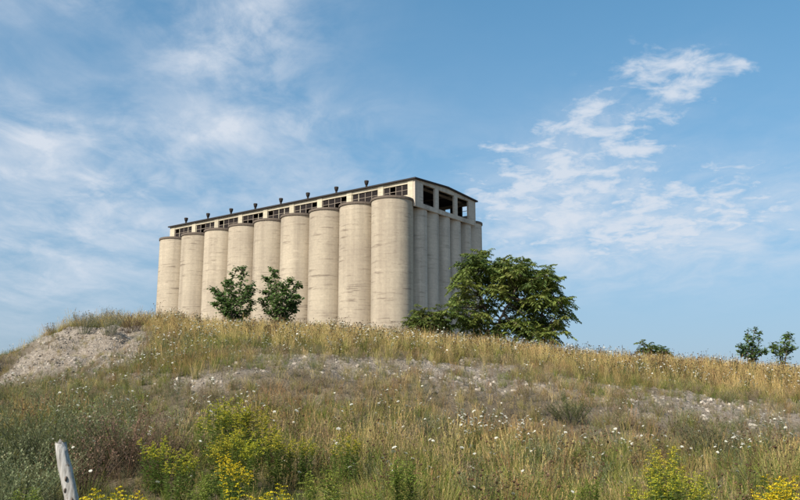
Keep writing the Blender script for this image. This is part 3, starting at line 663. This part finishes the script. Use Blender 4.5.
# ------------------------------------------------------------------ single plants
def frond(mb, base, d, L, col, npair=8):
    """pinnate leaf: arching stalk with paired leaflets"""
    base = Vector(base); d = Vector(d).normalized(); hz = Vector((d.x,d.y,0)); hz = hz.normalized() if hz.length > .02 else Vector((1,0,0))
    pts = [base+d*L*t_+Vector((0,0,-.42*L*t_*t_)) for t_ in (0,.25,.5,.75,1)]
    mb.tube(pts, [.006,.005,.004,.003,.001], 3, (.10,.09,.03))
    for k in range(npair+1):
        t_ = .14+.86*k/npair; i = min(int(t_*4), 3); w = t_*4-i; p = pts[i].lerp(pts[i+1], w); tg = (pts[i+1]-pts[i]).normalized()
        sd = tg.cross(Vector((0,0,1))); sd = sd.normalized() if sd.length > .05 else Vector((1,0,0))
        ll = L*.34*(1-.45*abs(t_-.45)*1.3)
        for s_ in (-1, 1):
            leaf(mb, p, sd*s_+tg*.45+Vector((0,0,rp.uniform(-.75,.25))), ll*rp.uniform(.75,1.15), ll*.44, jit(col,.18), .12, .18)
GREENS = [(.105,.15,.036), (.135,.185,.044), (.165,.21,.052), (.09,.135,.036), (.19,.225,.06)]
def frond_tree(name, label, Y, base_px, stems, rosettes, depth, rr, group=None, nf=(6,9), cat='tree'):
    X0 = on_ray(base_px, Y); z0 = gz(X0, Y); root = empty(name, (X0, Y, z0)); tag(root, label, cat, group)
    def loc(px, py, dy):
        sx, sz = px_ray(px, py); return Vector((sx*(Y+dy)-X0, dy, EYE+sz*(Y+dy)-z0))
    tr, cr = MB(), MB(); nodes = []
    for st in stems:
        pts = [Vector((loc(st[0][0], st[0][1], 0).x, 0, -.15))]+[loc(px, py, dy) for px, py, dy in st[1:]]
        fine = []
        for a_, b_ in zip(pts[:-1], pts[1:]):
            for q in range(4): fine.append(a_.lerp(b_, q/4)+Vector((rp.uniform(-.04,.04), rp.uniform(-.04,.04), 0)))
        fine.append(pts[-1]); n = len(fine); r0 = st[0][2]
        tr.tube(fine, [r0*(1-.7*i/(n-1)) for i in range(n)], 7); nodes += fine[n//3:]
    for px, py in rosettes:
        for rep in range(4):
            c = loc(px+rp.uniform(-6,6), py+rp.uniform(-6,6), rp.uniform(-depth, depth)*(.4,.8,1,1)[rep])
            nd = min(nodes, key=lambda q: (q-c).length); mid = nd.lerp(c, .5)+Vector((0,0,-.05))
            tr.tube([nd, mid, c], [.022,.016,.010], 5); col = rp.choice(GREENS)
            for i in range(rp.randint(*nf)):
                a_ = i*2.399+rp.uniform(-.3,.3); el = rp.uniform(-.7,1.3)
                frond(cr, c+Vector((rp.uniform(-.06,.06), rp.uniform(-.06,.06), rp.uniform(-.12,.05))), Vector((math.cos(a_), math.sin(a_), el)), rr*rp.uniform(.7,1.15), jit(col,.15))
    tr.build('trunk', M['bark'], root, True); cr.build('crown', M['leaf'], root); return root
rp.seed(5)
frond_tree('spreading_tree', 'broad dark green tree with drooping feathery leaves beside the shaded end of the silos', 27.0, 500,
    [[(490,342,.075),(488,318,0),(480,295,.2),(474,272,.4)], [(494,342,.06),(500,320,-.3),(512,298,-.5),(520,280,-.4)], [(536,345,.05),(538,325,.3),(545,302,.2),(552,282,.4)],
     [(492,342,.045),(484,322,.6),(465,300,.8)], [(538,345,.04),(548,328,-.4),(560,305,-.5)]],
    [(481,256),(472,264),(480,262),(469,272),(492,270),(507,272),(458,284),(474,284),(489,282),(504,286),(519,284),(532,280),(546,272),(536,292),(551,288),(561,300),(549,304),
     (498,264),(500,277),(511,279),(497,291),(510,295),(524,271),(528,279),(516,266),(540,283),(526,293),(563,316),(534,308),(519,303),(462,300),(455,312),(463,322),(478,318),(476,330),(503,318),(514,322),(528,320),(543,320),(556,328),(520,334),(498,332),(545,336),(532,334),(488,306)], 1.3, .52)
frond_tree('low_shrub', 'low dark green feathery shrub at the foot of the corner silo', 26.0, 428,
    [[(428,340,.03),(426,328,0),(424,318,0)], [(430,340,.025),(436,326,.2),(440,318,.2)]], [(412,321),(424,315),(436,315),(446,321),(430,324),(417,328)], .5, .44, cat='shrub')
frond_tree('low_shrub', 'tip of a dark shrub barely showing over the grassy skyline', 27.5, 655,
    [[(655,372,.025),(653,360,0),(652,352,0)], [(656,372,.02),(660,360,.2),(664,354,.2)]], [(646,349),(654,349),(660,353),(668,355)], .3, .34, nf=(7,9), cat='shrub')
def sapling(name, label, Y, base_px, stems, leafL, ntw, group):
    X0 = on_ray(base_px, Y); z0 = gz(X0, Y); root = empty(name, (X0, Y, z0)); tag(root, label, 'sapling', group)
    def loc(px, py, dy):
        sx, sz = px_ray(px, py); return Vector((sx*(Y+dy)-X0, dy, EYE+sz*(Y+dy)-z0))
    tr, cr = MB(), MB()
    for st in stems:
        pts = [Vector((rp.uniform(-.03,.03), rp.uniform(-.03,.03), -.1))]+[loc(*q) for q in st]; fine = []
        for a_, b_ in zip(pts[:-1], pts[1:]):
            for q in range(6): fine.append(a_.lerp(b_, q/6)+Vector((rp.uniform(-.015,.015), rp.uniform(-.015,.015), 0)))
        fine.append(pts[-1]); n = len(fine); tr.tube(fine, [.016*(1-.8*i/(n-1))+.003 for i in range(n)], 5)
        for k in range(ntw):
            i = min(int(n*(.08+.92*rp.random())), n-1); p = fine[i]; t_ = i/n; d = rdir(rp.uniform(.3,1.2), .9); Lt = rp.uniform(.16,.42)*(1.15-.75*t_)
            tr.tube([p, p+d*Lt*.5, p+d*Lt+Vector((0,0,.02))], [.005,.004,.002], 3)
            for j in range(rp.randint(5,9)):
                w = .25+.75*rp.random(); q = p+d*Lt*w; ld = rdir(rp.uniform(-.5,.6), 1); c = jit(rp.choice([(.10,.165,.045),(.13,.20,.058),(.165,.245,.08),(.085,.14,.045)]),.15)
                q2 = q+ld*.03; s_ = ld.cross(Vector((rp.uniform(-.6,.6), rp.uniform(-.6,.6), 1))).normalized(); L = leafL*rp.uniform(.7,1.2)
                dn = Vector((0,0,-.25*L)); cr.add([q2, q2+ld*L*.3+s_*L*.46, q2+ld*L*.62+s_*L*.34+dn*.4, q2+ld*L+dn, q2+ld*L*.62-s_*L*.34+dn*.4, q2+ld*L*.3-s_*L*.46], [(0,1,2,3),(0,3,4,5)], c)
    tr.build('trunk', M['bark'], root, True); cr.build('crown', M['leaf'], root)
    return root
GS = 'leafy saplings along the top of the bank'
sapling('sapling', 'bushy sapling in front of the silos whose long left branch pokes outward', 23.6, 236,
    [[(238,300,0),(242,280,.05),(244,268,.1)], [(234,302,-.1),(230,284,-.1),(237,269,0)], [(228,305,.1),(220,295,.1),(211,289,.1)], [(240,306,.2),(249,296,.2),(253,284,.2)], [(230,308,-.2),(222,303,-.2),(216,296,-.2)],
     [(236,304,.3),(231,290,.35),(228,282,.35)], [(240,308,-.3),(245,298,-.3),(247,288,-.3)], [(229,318,0),(221,311,0),(214,304,0)], [(243,318,.1),(249,311,.1),(252,301,.1)], [(233,316,-.3),(226,306,-.4),(221,300,-.4)]], .082, 52, GS)
sapling('sapling', 'bushy sapling in front of the silos with two rounded lobes', 23.8, 280,
    [[(275,300,0),(270,285,.05),(266,277,.1)], [(277,300,-.1),(275,280,-.1),(273,270,0)], [(283,302,.1),(288,288,.1),(290,280,.1)], [(286,304,.2),(294,292,.2),(299,283,.2)], [(284,308,-.2),(292,302,-.2),(296,297,-.2)],
     [(274,306,.3),(267,297,.35),(264,292,.35)], [(280,308,-.3),(283,296,-.3),(282,286,-.3)], [(286,312,0),(290,308,0),(292,304,.1)], [(273,318,0),(267,309,0),(262,300,0)], [(287,318,.1),(294,311,.1),(299,299,.1)], [(280,316,-.3),(276,306,-.4),(275,298,-.4)]], .082, 52, GS)
sapling('sapling', 'tall thin sapling on the right skyline, the taller of the pair', 24.0, 752,
    [[(752,350,0),(753,338,0),(755,328,0)], [(751,352,.1),(748,342,.1),(748,332,.1)], [(748,354,-.1),(743,349,-.1),(739,347,-.1)], [(755,354,.1),(758,345,.1),(759,334,.1)], [(757,357,0),(763,352,0),(766,354,0)], [(747,358,.1),(743,356,.1),(741,352,.1)]], .078, 26, GS)
sapling('sapling', 'shorter sapling at the far right of the skyline', 24.2, 782,
    [[(783,352,0),(785,343,0),(786,335,0)], [(781,354,.1),(776,348,.1),(772,343,.1)], [(786,354,-.1),(789,345,-.1),(790,335,-.1)], [(780,357,0),(774,352,0),(771,348,0)], [(786,356,.1),(791,352,.1),(793,350,.1)]], .078, 24, GS)
# goldenrod
GR = {}
def gr_proto(key, yellow, n, spread):
    GR[key] = []
    for q in range(3):
        lv, fl = goldenrod(.8, n, yellow, spread); GR[key].append((lv.mesh('leafy_stems', M['leaf']), fl.mesh('flower_plume', M['leaf'])))
gr_proto('bud', (.55,.50,.045), 13, .25); gr_proto('bloom', (.72,.56,.025), 13, .24); gr_proto('leafy', (.24,.29,.05), 12, .18)
def put_goldenrod(px, py, key, h, label, group, wide=1.0):
    x, y, hh = by_top(px, py, h); lv, fl = GR[key][rp.randrange(3)]
    root = empty('goldenrod', (x, y, gz(x, y)), rp.uniform(0, 6.28)); k = hh/.8; root.scale = (k*wide, k*wide, k); tag(root, label, 'goldenrod', group)
    for nm, me_ in (('leafy_stems', lv), ('flower_plume', fl)):
        o = bpy.data.objects.new(nm, me_); COL.objects.link(o); o.parent = root
GB, GY_, GL = 'goldenrods budding at the foot of the bank', 'goldenrods in full yellow bloom', 'leafy green weeds with hardly any yellow'
for px, py, key, h, lab in RODS:
    put_goldenrod(px, py, key, h*(.95 if key == 'bud' else 1), lab, {'bud': GB, 'bloom': GY_, 'leafy': GL}[key], .9)
# bushy herbs at the left
def put_bush(px, py, h, Rr, c, ctop, n, label, group, tiny=.016):
    x, y, hh = by_top(px, py, h); o = fine_bush(hh, Rr, n, c, ctop, tiny).build('weed_bush', M['dry'], None, False, (x, y, gz(x, y)))
    tag(o, label, 'bush', group)
BG = 'bushy weeds below the gravel mound'
for px, py, h, Rr, c, ct, lab in BUSHES:
    put_bush(px, py, h, Rr, c, ct, 60 if Rr > .55 else 42, lab, BG, .018)
# nearest white flowers, singly
WF = []
for q in range(4):
    a_ = MB(); b_ = MB(); h = .62; d = rdir(1, .12); a_.tube([(0,0,-.03), d*h*.5, d*h], [.0035,.003,.002], 4, (.085,.10,.035))
    for k in range(12): leaf(a_, d*h*rp.uniform(.05,.7), rdir(.5,1), rp.uniform(.03,.07), .01, jit((.09,.11,.035)))
    umbel(b_, d*h, rdir(1,.75), .016, (.74,.72,.62), 26); WF.append((a_.mesh('stem', M['leaf']), b_.mesh('bloom', M['petal'])))
spots = [(78,436),(87,440),(66,446),(205,440),(210,395),(395,412),(388,406),(405,405),(382,416),(430,418),(440,420),(470,430),(415,398),(360,398),(330,392),(310,395),(296,400),(285,405),
         (500,440),(520,470),(480,485),(540,430),(560,448),(610,440),(600,420),(730,440),(745,470),(640,425),(700,455),(345,410),(372,405),(450,410),(425,385),(240,380),(262,388),(180,392),
         (580,490),(505,492),(440,475),(300,470),(620,480),(720,486),(350,465),(90,470),(150,480)]
for i, (px, py) in enumerate(spots):
    x, y, hh = by_top(px, py, .55); a_, b_ = WF[i % 4]; root = empty('lace_flower', (x, y, gz(x, y)), rp.uniform(0,6.28)); k = hh/.63; root.scale = (max(k,.7),)*2+(k,)
    tag(root, 'white flat-topped wildflower on a thin stem in the lower half of the bank', 'flower', 'white wildflowers on the bank')
    for nm, me_ in (('stem', a_), ('bloom', b_)):
        o = bpy.data.objects.new(nm, me_); COL.objects.link(o); o.parent = root
# ------------------------------------------------------------------ weathered post
def post():
    Yp = 6.0; x1, zt = px_ray(61, 447)[0]*Yp, EYE+px_ray(61,447)[1]*Yp; x0 = px_ray(72,500)[0]*Yp; zb_ = EYE+px_ray(72,500)[1]*Yp
    sl_ = (x1-x0)/(zt-zb_); zg = gz(x0, Yp); xg = x0+sl_*(zg-zb_)
    root = empty('fence_post', (xg, Yp, zg)); tag(root, 'leaning weathered white wooden post among the weeds', 'post')
    H = zt-zg; n = 20; vs = []; fs = []; r_ = np.random.default_rng(2); prof = 1+.10*r_.standard_normal(n); m2 = MB(); NZ = 16
    for i in range(NZ+1):
        z = -.3+(H+.3)*i/NZ; rad = .052-.003*(z/H)
        for k in range(n):
            w = 2*math.pi*k/n; rr = rad*(prof[k]*.7+.3)*(1+.05*math.sin(5*z+k)+.03*r_.standard_normal())
            if i == NZ: rr *= .86
            zz = z + (.03*math.cos(w-2.6) if i >= NZ-1 else 0)+(.010+.016*r_.standard_normal() if i == NZ else 0)
            if k in (3, 11, 16): rr *= .84
            vs.append((sl_*z+rr*math.cos(w), rr*math.sin(w), zz))
    fs = [(i*n+k, i*n+(k+1)%n, (i+1)*n+(k+1)%n, (i+1)*n+k) for i in range(NZ) for k in range(n)]+[tuple(NZ*n+k for k in range(n))]
    m2.add(vs, fs)
    m_, t = new_mat('weathered wood'); g = t.n('ShaderNodeTexCoord').outputs['Object']
    gr = t.noise(t.mapv(g, (60,60,5)), 1, 5, .65); pa = t.noise(g, 9, 4, .6)
    c = t.ramp(gr, [(.3,(.15,.135,.115)),(.5,(.38,.36,.325)),(.75,(.52,.50,.465))]); c = t.mix(t.ramp(pa, [(.64,(0,0,0)),(.70,(1,1,1))]), c, (.18,.14,.10))
    pbsdf(t, c, .9, gr, .5, .01); m2.build('shaft', m_, root, True)
    for z, w in ((H-.22,-1.4),(H-.30,-1.9),(H-.37,-1.2)):
        m3 = MB(); m3.tube([(0,0,-.004),(0,0,.004),(0,0,.010)], [.013,.010,.004], 6, cap=True); o = m3.build('knot', M['bark'], root, True, (sl_*z+.050*math.cos(w), .050*math.sin(w), z)); o.rotation_euler = (0, R(90), w); o.scale = (1.7, .8, 1)
post()
